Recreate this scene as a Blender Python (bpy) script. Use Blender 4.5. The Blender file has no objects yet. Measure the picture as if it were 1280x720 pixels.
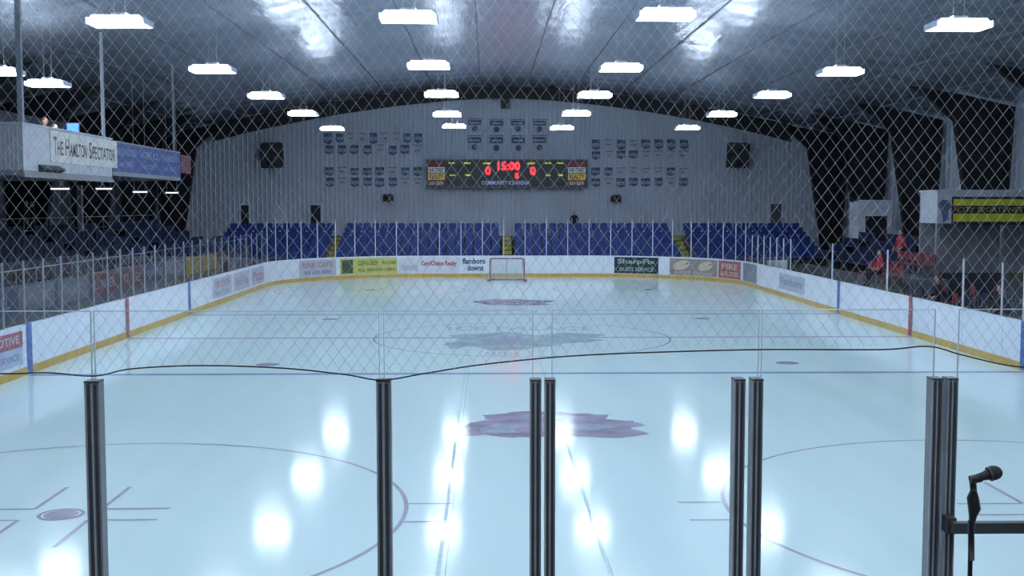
import bpy, bmesh, math, random
from mathutils import Vector, Matrix
random.seed(7)
sc = bpy.context.scene
try:
    sc.view_settings.view_transform = 'Standard'
    sc.view_settings.look = 'None'
except Exception: pass

# ------------------------------------------------------------ camera
F = 1437.0
CAM = Vector((-1.07, 0.0, 4.07))
PITCH = math.atan(103/F); YAW = math.atan(31/F)
cd = bpy.data.cameras.new("camera"); cam = bpy.data.objects.new("camera", cd)
sc.collection.objects.link(cam); sc.camera = cam
cam.location = CAM
cam.rotation_euler = (math.pi/2-PITCH, 0, -YAW)
cd.sensor_width = 36; cd.lens = 36*F/1280; cd.clip_end = 300; cd.clip_start = 0.05
R = cam.rotation_euler.to_matrix()
def ray(px, py): return R @ Vector(((px-640)/F, (360-py)/F, -1))
def on_y(px, py, d):
    r = ray(px, py); return CAM + r*((d-CAM.y)/r.y)
def on_x(px, py, X):
    r = ray(px, py); return CAM + r*((X-CAM.x)/r.x)
def on_ice(px, py, z=0.0):
    r = ray(px, py); return CAM + r*((z-CAM.z)/r.z)
def proj(p):
    q = R.transposed() @ (Vector(p)-CAM); return (640+F*q.x/-q.z, 360-F*q.y/-q.z)

# ------------------------------------------------------------ materials
MATS = {}
def mat(name, col, rough=0.6, metal=0.0, var=0.12, scale=3.0, bump=0.0, emit=0.0, ior=None):
    if name in MATS: return MATS[name]
    m = bpy.data.materials.new(name); m.use_nodes = True
    nt = m.node_tree; b = nt.nodes['Principled BSDF']
    b.inputs['Roughness'].default_value = rough; b.inputs['Metallic'].default_value = metal
    if ior: b.inputs['IOR'].default_value = ior; b.inputs['Specular IOR Level'].default_value = 0.16
    tc = nt.nodes.new('ShaderNodeTexCoord')
    n = nt.nodes.new('ShaderNodeTexNoise'); n.inputs['Scale'].default_value = scale; n.inputs['Detail'].default_value = 4
    nt.links.new(tc.outputs['Object'], n.inputs['Vector'])
    r = nt.nodes.new('ShaderNodeValToRGB')
    r.color_ramp.elements[0].position = 0.3; r.color_ramp.elements[1].position = 0.7
    r.color_ramp.elements[0].color = (*[c*(1-var) for c in col], 1)
    r.color_ramp.elements[1].color = (*[min(1, c*(1+var)) for c in col], 1)
    nt.links.new(n.outputs['Fac'], r.inputs['Fac']); nt.links.new(r.outputs['Color'], b.inputs['Base Color'])
    if bump:
        bp = nt.nodes.new('ShaderNodeBump'); bp.inputs['Strength'].default_value = bump
        nt.links.new(n.outputs['Fac'], bp.inputs['Height']); nt.links.new(bp.outputs['Normal'], b.inputs['Normal'])
    if emit:
        b.inputs['Emission Color'].default_value = (*col, 1); b.inputs['Emission Strength'].default_value = emit
    MATS[name] = m
    return m

def glass_mat(name, tint, refl=1.0, ior=1.45):
    m = bpy.data.materials.new(name); m.use_nodes = True; nt = m.node_tree
    nt.nodes.clear()
    o = nt.nodes.new('ShaderNodeOutputMaterial'); mx = nt.nodes.new('ShaderNodeMixShader')
    t = nt.nodes.new('ShaderNodeBsdfTransparent'); g = nt.nodes.new('ShaderNodeBsdfGlossy'); fr = nt.nodes.new('ShaderNodeFresnel')
    mu = nt.nodes.new('ShaderNodeMath'); mu.operation = 'MULTIPLY'; mu.inputs[1].default_value = refl
    t.inputs['Color'].default_value = (*tint, 1); g.inputs['Roughness'].default_value = 0.02
    fr.inputs['IOR'].default_value = ior
    nt.links.new(fr.outputs[0], mu.inputs[0]); nt.links.new(mu.outputs[0], mx.inputs[0])
    nt.links.new(t.outputs[0], mx.inputs[1]); nt.links.new(g.outputs[0], mx.inputs[2]); nt.links.new(mx.outputs[0], o.inputs[0])
    return m

def ice_material():
    m = bpy.data.materials.new("ice_surface"); m.use_nodes = True; nt = m.node_tree; b = nt.nodes['Principled BSDF']
    tc = nt.nodes.new('ShaderNodeTexCoord'); mp = nt.nodes.new('ShaderNodeMapping'); mp.inputs['Scale'].default_value = (1.2, 0.12, 1)
    n = nt.nodes.new('ShaderNodeTexNoise'); n.inputs['Scale'].default_value = 1.0; n.inputs['Detail'].default_value = 6
    nt.links.new(tc.outputs['Object'], mp.inputs[0]); nt.links.new(mp.outputs[0], n.inputs['Vector'])
    r = nt.nodes.new('ShaderNodeValToRGB')
    r.color_ramp.elements[0].position = 0.3; r.color_ramp.elements[1].position = 0.7
    r.color_ramp.elements[0].color = (0.60, 0.745, 0.775, 1); r.color_ramp.elements[1].color = (0.66, 0.795, 0.82, 1)
    nt.links.new(n.outputs['Fac'], r.inputs[0]); nt.links.new(r.outputs[0], b.inputs['Base Color'])
    rr = nt.nodes.new('ShaderNodeMapRange'); rr.inputs[3].default_value = 0.085; rr.inputs[4].default_value = 0.13
    nt.links.new(n.outputs['Fac'], rr.inputs[0]); nt.links.new(rr.outputs[0], b.inputs['Roughness'])
    b.inputs['IOR'].default_value = 1.31; b.inputs['Specular IOR Level'].default_value = 0.16
    n2 = nt.nodes.new('ShaderNodeTexNoise'); n2.inputs['Scale'].default_value = 1.6; n2.inputs['Detail'].default_value = 2
    nt.links.new(tc.outputs['Object'], n2.inputs['Vector'])
    bp = nt.nodes.new('ShaderNodeBump'); bp.inputs['Strength'].default_value = 0.02; bp.inputs['Distance'].default_value = 0.03
    nt.links.new(n2.outputs['Fac'], bp.inputs['Height']); nt.links.new(bp.outputs[0], b.inputs['Normal'])
    return m
ICE = ice_material()
def foil_material():
    m = bpy.data.materials.new("ceiling_foil"); m.use_nodes = True; nt = m.node_tree; b = nt.nodes['Principled BSDF']
    tc = nt.nodes.new('ShaderNodeTexCoord'); mp = nt.nodes.new('ShaderNodeMapping'); mp.inputs['Scale'].default_value = (2.2, 0.30, 1)
    n = nt.nodes.new('ShaderNodeTexNoise'); n.inputs['Scale'].default_value = 1.0; n.inputs['Detail'].default_value = 6; n.inputs['Roughness'].default_value = 0.6
    nt.links.new(tc.outputs['Object'], mp.inputs[0]); nt.links.new(mp.outputs[0], n.inputs['Vector'])
    r = nt.nodes.new('ShaderNodeValToRGB')
    r.color_ramp.elements[0].position = 0.25; r.color_ramp.elements[1].position = 0.75
    r.color_ramp.elements[0].color = (0.46, 0.53, 0.66, 1); r.color_ramp.elements[1].color = (0.66, 0.73, 0.86, 1)
    nt.links.new(n.outputs['Fac'], r.inputs[0]); nt.links.new(r.outputs[0], b.inputs['Base Color'])
    b.inputs['Metallic'].default_value = 0.62; b.inputs['Roughness'].default_value = 0.24
    bp = nt.nodes.new('ShaderNodeBump'); bp.inputs['Strength'].default_value = 0.5; bp.inputs['Distance'].default_value = 0.10
    nt.links.new(n.outputs['Fac'], bp.inputs['Height']); nt.links.new(bp.outputs[0], b.inputs['Normal'])
    return m
FOIL = foil_material()

WHITE = mat("board_white", (0.74, 0.79, 0.89), 0.35, var=0.04)
KICK = mat("kickplate_yellow", (0.56, 0.37, 0.09), 0.4)
RED = mat("line_red", (0.36, 0.08, 0.12), 0.3)
BLUE = mat("line_blue", (0.06, 0.14, 0.42), 0.3)
IRED = mat("ice_paint_red", (0.42, 0.40, 0.50), 0.11, var=0.1, ior=1.31)
IREDS = mat("ice_paint_red_strong", (0.35, 0.31, 0.41), 0.11, var=0.25, scale=1.5, ior=1.31)
IBLUE = mat("ice_paint_blue", (0.26, 0.36, 0.54), 0.11, var=0.1, ior=1.31)
ISLB = mat("ice_paint_slate_blue", (0.37, 0.41, 0.51), 0.11, var=0.15, ior=1.31)
ITEAL = mat("ice_paint_slate", (0.38, 0.49, 0.54), 0.11, var=0.2, scale=1.5, ior=1.31)
IPALE = mat("ice_paint_pale", (0.46, 0.56, 0.61), 0.11, var=0.1, ior=1.31)
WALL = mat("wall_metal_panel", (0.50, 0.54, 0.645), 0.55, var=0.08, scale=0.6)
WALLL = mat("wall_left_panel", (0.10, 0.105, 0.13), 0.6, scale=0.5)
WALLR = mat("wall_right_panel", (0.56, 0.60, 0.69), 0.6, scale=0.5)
CONC = mat("concrete", (0.12, 0.13, 0.15), 0.8, scale=2, bump=0.1)
STEEL = mat("frame_steel_dark", (0.012, 0.010, 0.012), 0.65)
ALU = mat("aluminium_satin", (0.24, 0.25, 0.27), 0.42, 0.45, var=0.1, scale=12)
ALUL = mat("aluminium_lip_highlight", (0.42, 0.44, 0.47), 0.35, 0.5, var=0.1, scale=12)  # lighter aluminium that paints highlight lines on the post lips
ALUD = mat("aluminium_groove", (0.07, 0.072, 0.078), 0.5, 0.4)
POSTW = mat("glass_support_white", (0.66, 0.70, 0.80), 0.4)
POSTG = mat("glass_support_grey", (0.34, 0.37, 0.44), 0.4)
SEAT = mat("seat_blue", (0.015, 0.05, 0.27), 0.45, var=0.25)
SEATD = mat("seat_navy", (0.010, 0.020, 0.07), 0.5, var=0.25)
SEATL = mat("seat_navy_shaded", (0.007, 0.013, 0.045), 0.6, var=0.25)  # navy seats with the shade under the balcony put into the colour
SEATR = mat("seat_red", (0.20, 0.02, 0.035), 0.5, var=0.25)
BLACK = mat("black_plastic", (0.012, 0.012, 0.014), 0.4)
BLK2 = mat("black_matte", (0.02, 0.02, 0.024), 0.7)
YEL = mat("yellow_paint", (0.62, 0.56, 0.04), 0.5)
YELD = mat("aisle_yellow", (0.42, 0.38, 0.06), 0.6)
BANB = mat("banner_blue", (0.10, 0.13, 0.25), 0.8)
BANW = mat("banner_pale", (0.50, 0.52, 0.60), 0.8)
LENS = mat("lamp_lens", (0.80, 0.91, 1.0), 0.4, var=0.0, emit=52)
TUBE = mat("tube_glow", (0.75, 0.85, 1.0), 0.4, var=0.0, emit=2.5)
HOOD = mat("lamp_hood", (0.35, 0.36, 0.4), 0.4, 0.6)
HOODW = mat("lamp_hood_white", (0.66, 0.69, 0.82), 0.5)
LEDR = mat("led_red", (1.0, 0.02, 0.03), 0.5, var=0.0, emit=3.0)
LEDY = mat("led_yellow", (0.9, 0.9, 0.08), 0.5, var=0.0, emit=0.5)
GLASS = glass_mat("acrylic_far", (0.94, 0.955, 0.975), 0.6)
GLASSN = glass_mat("acrylic_near", (0.95, 0.975, 0.985), 0.5)
EDGE = mat("acrylic_edge", (0.50, 0.60, 0.66), 0.3, var=0.05)
NETM = mat("net_cord", (0.50, 0.52, 0.58), 0.8)
ROPE = mat("net_rope_black", (0.01, 0.01, 0.012), 0.8)

# ------------------------------------------------------------ mesh builder
class B:
    def __init__(s): s.v = []; s.f = []; s.m = []; s.mats = []
    def mi(s, m):
        if m not in s.mats: s.mats.append(m)
        return s.mats.index(m)
    def face(s, pts, m):
        i = len(s.v); s.v += [tuple(p) for p in pts]; s.f.append(tuple(range(i, i+len(pts)))); s.m.append(s.mi(m))
    def box(s, x0, x1, y0, y1, z0, z1, m, M=None):
        c = [Vector((x, y, z)) for z in (z0, z1) for y in (y0, y1) for x in (x0, x1)]
        if M: c = [M @ p for p in c]
        i = len(s.v); s.v += [tuple(p) for p in c]; k = s.mi(m)
        for f in ((0, 2, 3, 1), (4, 5, 7, 6), (0, 1, 5, 4), (2, 6, 7, 3), (0, 4, 6, 2), (1, 3, 7, 5)):
            s.f.append(tuple(i+j for j in f)); s.m.append(k)
    def prism(s, poly, axis, a, b, m, M=None):
        def P(u, w, t):
            p = Vector((t, u, w)) if axis == 'x' else Vector((u, t, w)) if axis == 'y' else Vector((u, w, t))
            return tuple(M @ p) if M else tuple(p)
        n = len(poly); i = len(s.v); k = s.mi(m)
        s.v += [P(u, w, a) for u, w in poly]+[P(u, w, b) for u, w in poly]
        s.f.append(tuple(range(i, i+n))); s.f.append(tuple(range(i+2*n-1, i+n-1, -1))); s.m += [k, k]
        for j in range(n):
            s.f.append((i+j, i+(j+1) % n, i+n+(j+1) % n, i+n+j)); s.m.append(k)
    def tube(s, pts, r, m, n=8, cap=True):
        pts = [Vector(p) for p in pts]; k = s.mi(m); i0 = len(s.v); L = len(pts)
        rs = r if isinstance(r, (list, tuple)) else [r]*L
        for a, p in enumerate(pts):
            t = (pts[min(a+1, L-1)]-pts[max(a-1, 0)]).normalized()
            up = Vector((0, 0, 1)) if abs(t.z) < 0.9 else Vector((0, 1, 0))
            u = t.cross(up).normalized(); w = u.cross(t)
            for j in range(n):
                an = 2*math.pi*j/n; s.v.append(tuple(p+(u*math.cos(an)+w*math.sin(an))*rs[a]))
        for a in range(L-1):
            for j in range(n):
                s.f.append((i0+a*n+j, i0+a*n+(j+1) % n, i0+(a+1)*n+(j+1) % n, i0+(a+1)*n+j)); s.m.append(k)
        if cap:
            s.f.append(tuple(i0+j for j in range(n))); s.m.append(k)
            s.f.append(tuple(i0+(L-1)*n+j for j in range(n-1, -1, -1))); s.m.append(k)
    def ball(s, c, r, m, M=None, nu=12, nv=8):
        c = Vector(c); r = Vector(r) if not isinstance(r, (int, float)) else Vector((r, r, r)); k = s.mi(m); i0 = len(s.v)
        for a in range(nv+1):
            th = math.pi*a/nv
            for j in range(nu):
                ph = 2*math.pi*j/nu
                p = Vector((r.x*math.sin(th)*math.cos(ph), r.y*math.sin(th)*math.sin(ph), r.z*math.cos(th)))
                if M: p = M.to_3x3() @ p
                s.v.append(tuple(c+p))
        for a in range(nv):
            for j in range(nu):
                s.f.append((i0+a*nu+j, i0+(a+1)*nu+j, i0+(a+1)*nu+(j+1) % nu, i0+a*nu+(j+1) % nu)); s.m.append(k)
    def mapped(s, verts, faces, fn, m):
        i = len(s.v); k = s.mi(m); s.v += [tuple(fn(p)) for p in verts]
        for f in faces: s.f.append(tuple(i+j for j in f)); s.m.append(k)
    def build(s, name, parent=None, smooth=False):
        me = bpy.data.meshes.new(name); me.from_pydata(s.v, [], s.f)
        for m in s.mats: me.materials.append(m)
        me.polygons.foreach_set('material_index', s.m)
        if smooth: me.polygons.foreach_set('use_smooth', [True]*len(s.f))
        me.update(); o = bpy.data.objects.new(name, me); sc.collection.objects.link(o)
        if parent: o.parent = parent
        return o
def empty(name):
    e = bpy.data.objects.new(name, None); sc.collection.objects.link(e); return e

_tc = {}
def text_geo(t, bold=0.0):
    key = (t, bold)
    if key in _tc: return _tc[key]
    c = bpy.data.curves.new("t", 'FONT'); c.body = t; c.size = 1.0; c.align_x = 'LEFT'; c.offset = bold; c.resolution_u = 2
    o = bpy.data.objects.new("t", c); sc.collection.objects.link(o)
    dg = bpy.context.evaluated_depsgraph_get(); dg.update()
    me = bpy.data.meshes.new_from_object(o.evaluated_get(dg))
    V = [v.co.copy() for v in me.vertices]; Fc = [tuple(p.vertices) for p in me.polygons]
    bpy.data.objects.remove(o); bpy.data.meshes.remove(me)
    x0 = min(v.x for v in V); x1 = max(v.x for v in V); y0 = min(v.y for v in V); y1 = max(v.y for v in V)
    V = [Vector(((v.x-x0)/(x1-x0), (v.y-y0)/(y1-y0), 0)) for v in V]
    _tc[key] = (V, Fc); return V, Fc
def text_in(b, t, fn, m, bold=0.0):
    V, Fc = text_geo(t, bold); b.mapped(V, Fc, lambda p: fn(p.x, p.y), m)
def text_y(b, t, x0, x1, z0, z1, y, m, bold=0.0):
    text_in(b, t, lambda u, v: (x0+(x1-x0)*u, y, z0+(z1-z0)*v), m, bold)

# ------------------------------------------------------------ room shell
YF, YN = 75.0, -9.0
XW = 22.5
def ceil(x): return 11.86-2.65*(abs(x)/19.6)**1.6
b = B(); xs = []; x = -XW
while x < XW-1e-6:
    for dx, dy in ((0, 0), (0.17, 0), (0.20, -0.035), (0.27, -0.035)):
        xs.append((min(x+dx, XW), YF+dy))
    x += 0.30
xs.append((XW, YF))
for (xa, ya), (xb, yb) in zip(xs[:-1], xs[1:]):
    if xb > xa: b.face([(xa, ya, 0), (xb, yb, 0), (xb, yb, ceil(xb)), (xa, ya, ceil(xa))], WALL)
b.build("wall_far")
b = B(); b.face([(-XW, YN, 0), (XW, YN, 0)]+[(XW-i*2*XW/20, YN, ceil(XW-i*2*XW/20)) for i in range(21)], WALLR); b.build("wall_near")
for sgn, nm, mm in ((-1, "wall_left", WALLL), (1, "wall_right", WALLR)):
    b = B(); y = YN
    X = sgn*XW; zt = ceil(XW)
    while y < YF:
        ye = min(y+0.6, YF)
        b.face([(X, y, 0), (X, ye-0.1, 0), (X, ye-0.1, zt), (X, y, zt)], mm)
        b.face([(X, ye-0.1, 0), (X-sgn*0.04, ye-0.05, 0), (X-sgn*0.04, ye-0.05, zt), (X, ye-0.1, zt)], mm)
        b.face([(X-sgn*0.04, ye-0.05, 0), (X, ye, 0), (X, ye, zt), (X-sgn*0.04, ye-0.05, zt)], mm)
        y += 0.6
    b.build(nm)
b = B(); b.face([(-XW, YN, -0.02), (XW, YN, -0.02), (XW, YF, -0.02), (-XW, YF, -0.02)], CONC); b.build("floor")
b = B(); NX = 15*6; W = 2*XW/NX; ys = [YN+i*(YF-YN)/210 for i in range(211)]
for i in range(NX+1):
    x = -XW+i*W; u = (i % 6)/6; sag = 0.07*math.sin(math.pi*u)
    for j, y in enumerate(ys):
        s2 = 0.035*abs(math.sin(y*math.pi/2.44)) if 0 < i < NX else 0
        nz = random.uniform(-0.010, 0.010)
        b.v.append((x, y, ceil(x)-(sag+s2+nz if 0 < i < NX else 0)))
kk = b.mi(FOIL)
for i in range(NX):
    for j in range(210):
        a = i*211+j; b.f.append((a, a+1, a+212, a+211)); b.m.append(kk)
b.build("ceiling", smooth=True)
b = B(); SE = mat("ceiling_seam", (0.14, 0.15, 0.19), 0.5, 0.3)
for i in range(6, NX, 6):
    x = -XW+i*W; b.box(x-0.022, x+0.022, YN+.1, YF-.9, ceil(x)-0.06, ceil(x)-0.02, SE)
b.build("trim_ceiling_seams")

def steel_frame(y, rafter):
    e = empty("steel_frame")
    for sg in (-1, 1):
        bb = B()
        poly = [(20.9, 0), (19.65, ceil(19.6)-1.4), (18.9, ceil(19)-0.85), (17.6, ceil(17.9)-0.2), (20.1, ceil(20.1)-.14), (22.3, ceil(22.3)-0.14), (21.9, 0)]
        poly = [(sg*u, w) for u, w in poly]
        bb.prism(poly, 'y', y-0.02, y+0.02, STEEL)
        n = len(poly)
        for i in (0, 1, 2, 5):
            (u0, w0), (u1, w1) = poly[i], poly[(i+1) % n]
            for o_ in (0, 0.02*sg):
                bb.face([(u0+o_, y-0.18, w0), (u0+o_, y+0.18, w0), (u1+o_, y+0.18, w1), (u1+o_, y-0.18, w1)], STEEL)
        bb.build("column_%s" % ('a' if sg < 0 else 'b'), e)
    if rafter:
        bb = B(); N = 40; P = []
        for i in range(N+1):
            x = -18.6+37.2*i/N; P.append((x, ceil(x)-0.15, ceil(x)-0.92-0.32*(abs(x)/18.6)**3))
        for p, q in zip(P[:-1], P[1:]):
            bb.box(p[0], q[0], y-0.15, y+0.15, 0, 1, STEEL)
            for k, zz in ((-8, p[2]), (-7, q[2]), (-6, p[2]), (-5, q[2]), (-4, p[1]), (-3, q[1]), (-2, p[1]), (-1, q[1])):
                v = bb.v[k]; bb.v[k] = (v[0], v[1], zz)
        bb.build("rafter", e)
for y in (3, 11, 19, 27, 35, 43, 51, 59, 67): steel_frame(y, False)
steel_frame(74.5, True)

# ------------------------------------------------------------ ice
HW, Y0, Y1, RC = 12.16, 5.0, 65.6, 8.0
L1 = Y1-Y0-2*RC; ARC = RC*math.pi/2; L2 = 2*HW-2*RC; TOT = 2*L1+2*L2+4*ARC
def path(s):
    s = s % TOT
    def arcp(cx, cy, a0, t):
        a = a0-t*math.pi/2
        return Vector((cx+RC*math.cos(a), cy+RC*math.sin(a), 0)), Vector((math.sin(a), -math.cos(a), 0))
    if s < L1: return Vector((-HW, Y0+RC+s, 0)), Vector((0, 1, 0))
    s -= L1
    if s < ARC: return arcp(-HW+RC, Y1-RC, math.pi, s/ARC)
    s -= ARC
    if s < L2: return Vector((-HW+RC+s, Y1, 0)), Vector((1, 0, 0))
    s -= L2
    if s < ARC: return arcp(HW-RC, Y1-RC, math.pi/2, s/ARC)
    s -= ARC
    if s < L1: return Vector((HW, Y1-RC-s, 0)), Vector((0, -1, 0))
    s -= L1
    if s < ARC: return arcp(HW-RC, Y0+RC, 0, s/ARC)
    s -= ARC
    if s < L2: return Vector((HW-RC-s, Y0, 0)), Vector((-1, 0, 0))
    s -= L2
    return arcp(-HW+RC, Y0+RC, -math.pi/2, s/ARC)
def pt(s, off, z):
    p, t = path(s); n = Vector((t.y, -t.x, 0)); q = p+n*off; return Vector((q.x, q.y, z))
def s_of_px(px, z=0.6):
    best = None
    for i in range(0, 4000):
        s = (L1*2+2*ARC+L2)*i/4000
        q = pt(s, 0, z)
        if q.y < 12: continue
        e = abs(proj(q)[0]-px)
        if best is None or e < best[0]: best = (e, s)
    return best[1]
N = 240
b = B(); b.face([pt(TOT*i/N, 0.0, 0.0) for i in range(N)][::-1], ICE); b.build("ice_surface")

b = B()
ZM = 0.004
def halfw(y):
    if y < Y0+RC: return HW-RC+math.sqrt(max(0, RC**2-(Y0+RC-y)**2))
    if y > Y1-RC: return HW-RC+math.sqrt(max(0, RC**2-(y-Y1+RC)**2))
    return HW
def xline(y, w, m):
    h = halfw(y)-0.08; b.face([(-h, y-w/2, ZM), (h, y-w/2, ZM), (h, y+w/2, ZM), (-h, y+w/2, ZM)], m)
def rect(x0, x1, y0, y1, m, z=ZM): b.face([(x0, y0, z), (x1, y0, z), (x1, y1, z), (x0, y1, z)], m)
def ring(cx, cy, r, w, m, n=96, a0=0, a1=2*math.pi):
    for i in range(n):
        a = a0+(a1-a0)*i/n; c = a0+(a1-a0)*(i+1)/n
        b.face([(cx+(r-w)*math.cos(a), cy+(r-w)*math.sin(a), ZM), (cx+r*math.cos(a), cy+r*math.sin(a), ZM),
                (cx+r*math.cos(c), cy+r*math.sin(c), ZM), (cx+(r-w)*math.cos(c), cy+(r-w)*math.sin(c), ZM)], m)
def disc(cx, cy, r, m, z=ZM): b.face([(cx+r*math.cos(2*math.pi*i/32), cy+r*math.sin(2*math.pi*i/32), z) for i in range(32)], m)
YG0, YC, YG1 = 8.95, 35.3, 61.6
xline(YG0, 0.05, IRED); xline(YG1, 0.06, IRED); xline(YC, 0.28, IRED); xline(27.7, 0.28, IBLUE); xline(42.9, 0.28, IBLUE)
ring(0, YC, 4.57, 0.06, IBLUE)
for cy in (15.05, 55.5):
    for cx in (-6.7, 6.7):
        ring(cx, cy, 4.57, 0.06, IRED); ring(cx, cy, 0.30, 0.05, IREDS, 32); disc(cx, cy, 0.22, IREDS)
        for sx in (-1, 1):
            for dy in (-0.45, 0.45):
                x0 = cx+sx*4.55; x1 = cx+sx*5.15; rect(min(x0, x1), max(x0, x1), cy+dy-0.03, cy+dy+0.03, IRED)
            for sy in (-1, 1):
                x0 = cx+sx*0.45; y0 = cy+sy*0.28
                x1 = x0+sx*0.9; y1 = y0+sy*1.2
                rect(min(x0, x1), max(x0, x1), y0-0.03, y0+0.03, IRED); rect(x0-0.03, x0+0.03, min(y0, y1), max(y0, y1), IRED, ZM+0.001)
for cy in (29.4, 41.2):
    for cx in (-6.7, 6.7): disc(cx, cy, 0.30, IREDS)
for cy, sg in ((YG0, 1), (YG1, -1)):
    ring(0, cy, 1.83, 0.05, IRED, 32, 0 if sg > 0 else math.pi, math.pi if sg > 0 else 2*math.pi)
b.build("ice_line_markings")
rl = random.Random(5)
def ice_logo(polys, name="ice_logo", jx=3.0, jy=0.9):
    bb = B()
    for i, (pl, m) in enumerate(polys):
        out = []
        for k in range(len(pl)):
            (xa, ya), (xb, yb) = pl[k], pl[(k+1) % len(pl)]
            for t in range(4):
                u = t/4; out.append((xa+(xb-xa)*u+rl.uniform(-jx, jx)*(t > 0), ya+(yb-ya)*u+rl.uniform(-jy, jy)*(t > 0)))
        bb.face([on_ice(x, y, 0.006+0.001*i) for x, y in out], m)
    return bb.build(name)
near = [([(578, 545), (574, 537), (588, 528), (612, 525), (602, 519), (640, 515), (690, 514), (720, 517), (765, 518), (757, 524), (792, 526), (808, 531), (788, 536), (812, 542), (778, 547), (722, 545), (700, 541), (672, 547), (630, 546), (606, 543)], IREDS),
        ([(604, 541), (598, 535), (622, 529), (650, 531), (640, 536), (650, 541), (620, 542)], ISLB),
        ([(650, 520), (690, 518), (735, 521), (700, 524), (655, 523)], ISLB),
        ([(690, 531), (730, 529), (775, 533), (740, 538), (700, 537)], ISLB)]
ice_logo(near)
ice_logo([([(590, 377), (612, 374.5), (650, 374), (695, 376), (680, 379), (692, 381), (640, 382), (610, 381), (600, 379)], IREDS)], jy=.2)
cen = [([(552, 431), (575, 424), (560, 419), (600, 417), (640, 415), (672, 419), (700, 416), (757, 418), (735, 423), (757, 426), (712, 429), (690, 433), (650, 437), (610, 438), (590, 433), (565, 436)], ITEAL),
       ([(600, 424), (640, 420), (660, 424), (640, 430), (610, 431)], ISLB)]
ice_logo(cen)
b = B()
def icetext(t, x0, x1, y0, y1, m): text_in(b, t, lambda u, v: on_ice(x0+(x1-x0)*u, y1+(y0-y1)*v, 0.008), m, 0.02)
icetext("ICE PALACE", 560, 742, 408, 413, IPALE); icetext("ARENA", 604, 650, 440, 445, IPALE)
b.build("ice_logo_lettering")
b = B(); SM = mat("ice_reflection_streak", (0.60, 0.72, 0.76), 0.04, var=0.1, scale=6, ior=1.34)  # glossy strips laid on the ice as painted streaks of reflected light
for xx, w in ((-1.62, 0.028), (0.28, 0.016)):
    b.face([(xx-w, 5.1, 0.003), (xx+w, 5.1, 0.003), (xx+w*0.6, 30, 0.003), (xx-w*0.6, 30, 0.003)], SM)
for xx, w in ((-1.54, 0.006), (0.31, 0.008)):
    b.face([(xx-w, 5.1, 0.003), (xx+w, 5.1, 0.003), (xx+w, 30, 0.003), (xx-w, 30, 0.003)], ITEAL)  # thin slate lines drawn beside the painted reflection streaks
b.build("ice_reflection_lines")

# ------------------------------------------------------------ boards
e = empty("rink_boards"); b = B(); TH = 0.12; BH = 1.2
M_ = 400
for i in range(M_):
    s0 = TOT*i/M_; s1 = TOT*(i+1)/M_
    def strip(o0, z0, o1, z1, m): b.face([pt(s0, o0, z0), pt(s1, o0, z0), pt(s1, o1, z1), pt(s0, o1, z1)], m)
    strip(0.0, 0.2, 0.0, BH, WHITE); strip(0.015, 0, 0.015, 0.2, KICK); strip(0.015, 0.2, 0, 0.2, KICK)
    strip(0.012, BH-0.03, 0.012, BH+0.02, WHITE); strip(0.012, BH+0.02, -TH, BH+0.02, WHITE); strip(-TH, BH+0.02, -TH, 0, CONC)
b.build("panels", e)
b = B(); SEAM = mat("board_seam", (0.45, 0.48, 0.55), 0.5)
n = int(TOT/2.44)
for i in range(n):
    s0 = TOT*i/n; b.face([pt(s0-0.010, 0.004, 0.2), pt(s0+0.010, 0.004, 0.2), pt(s0+0.010, 0.004, BH), pt(s0-0.010, 0.004, BH)], SEAM)
for yy, mm, w in ((27.9, BLUE, 0.15), (35.5, RED, 0.15), (42.9, BLUE, 0.15)):
    for X in (-1, 1):
        b.face([(X*(HW-0.018), yy-w, 0.02), (X*(HW-0.018), yy+w, 0.02), (X*(HW-0.018), yy+w, BH+0.03), (X*(HW-0.018), yy-w, BH+0.03)], mm)
        b.face([(X*(HW-0.018), yy-w, BH+.03), (X*(HW-0.018), yy+w, BH+.03), (X*(HW+0.1), yy+w, BH+0.03), (X*(HW+.1), yy-w, BH+0.03)], mm)
b.build("seams_and_line_posts", e)
def adm(n, c): return mat("ad_"+n, c, 0.4, var=0.06)
A = B()
def ad(s0, s1, z0, z1, m, off=0.008):
    k = max(2, int((s1-s0)/0.3))
    for i in range(k):
        a = s0+(s1-s0)*i/k; c = s0+(s1-s0)*(i+1)/k
        A.face([pt(a, off, z0), pt(c, off, z0), pt(c, off, z1), pt(a, off, z1)], m)
def adt(t, s0, s1, z0, z1, m, off=0.016, bold=0.02):
    text_in(A, t, lambda u, v: pt(s0+(s1-s0)*u, off, z0+(z1-z0)*v), m, bold)
def adp(x0, x1, f0, f1, m, off=0.008): ad(s_of_px(x0), s_of_px(x1), 0.2+(BH-0.2)*f0, 0.2+(BH-0.2)*f1, m, off)
def adtp(t, x0, x1, f0, f1, m, bold=0.02): adt(t, s_of_px(x0), s_of_px(x1), 0.2+(BH-0.2)*f0, 0.2+(BH-0.2)*f1, m, 0.016, bold)
adp(374, 420, .03, .93, adm("blush", (0.50, 0.50, 0.57))); adtp("RINK CAFE", 378, 416, .5, .8, adm("dred", (0.38, 0.2, 0.25))); adtp("905 628 0000", 380, 414, .15, .35, adm("nv", (0.15, 0.18, 0.35)))
adp(425, 497, .03, .93, adm("yellow", (0.58, 0.56, 0.15))); adp(427, 441, .1, .85, adm("dgreen", (0.08, 0.10, 0.05)), 0.012)
adtp("CLEAN & GREEN", 447, 472, .52, .8, adm("dgreen", 0)); adtp("905-627-0000", 477, 495, .55, .75, adm("dgreen", 0)); adtp("ALL SEASON CARE", 447, 494, .18, .36, adm("dgreen", 0))
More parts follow.
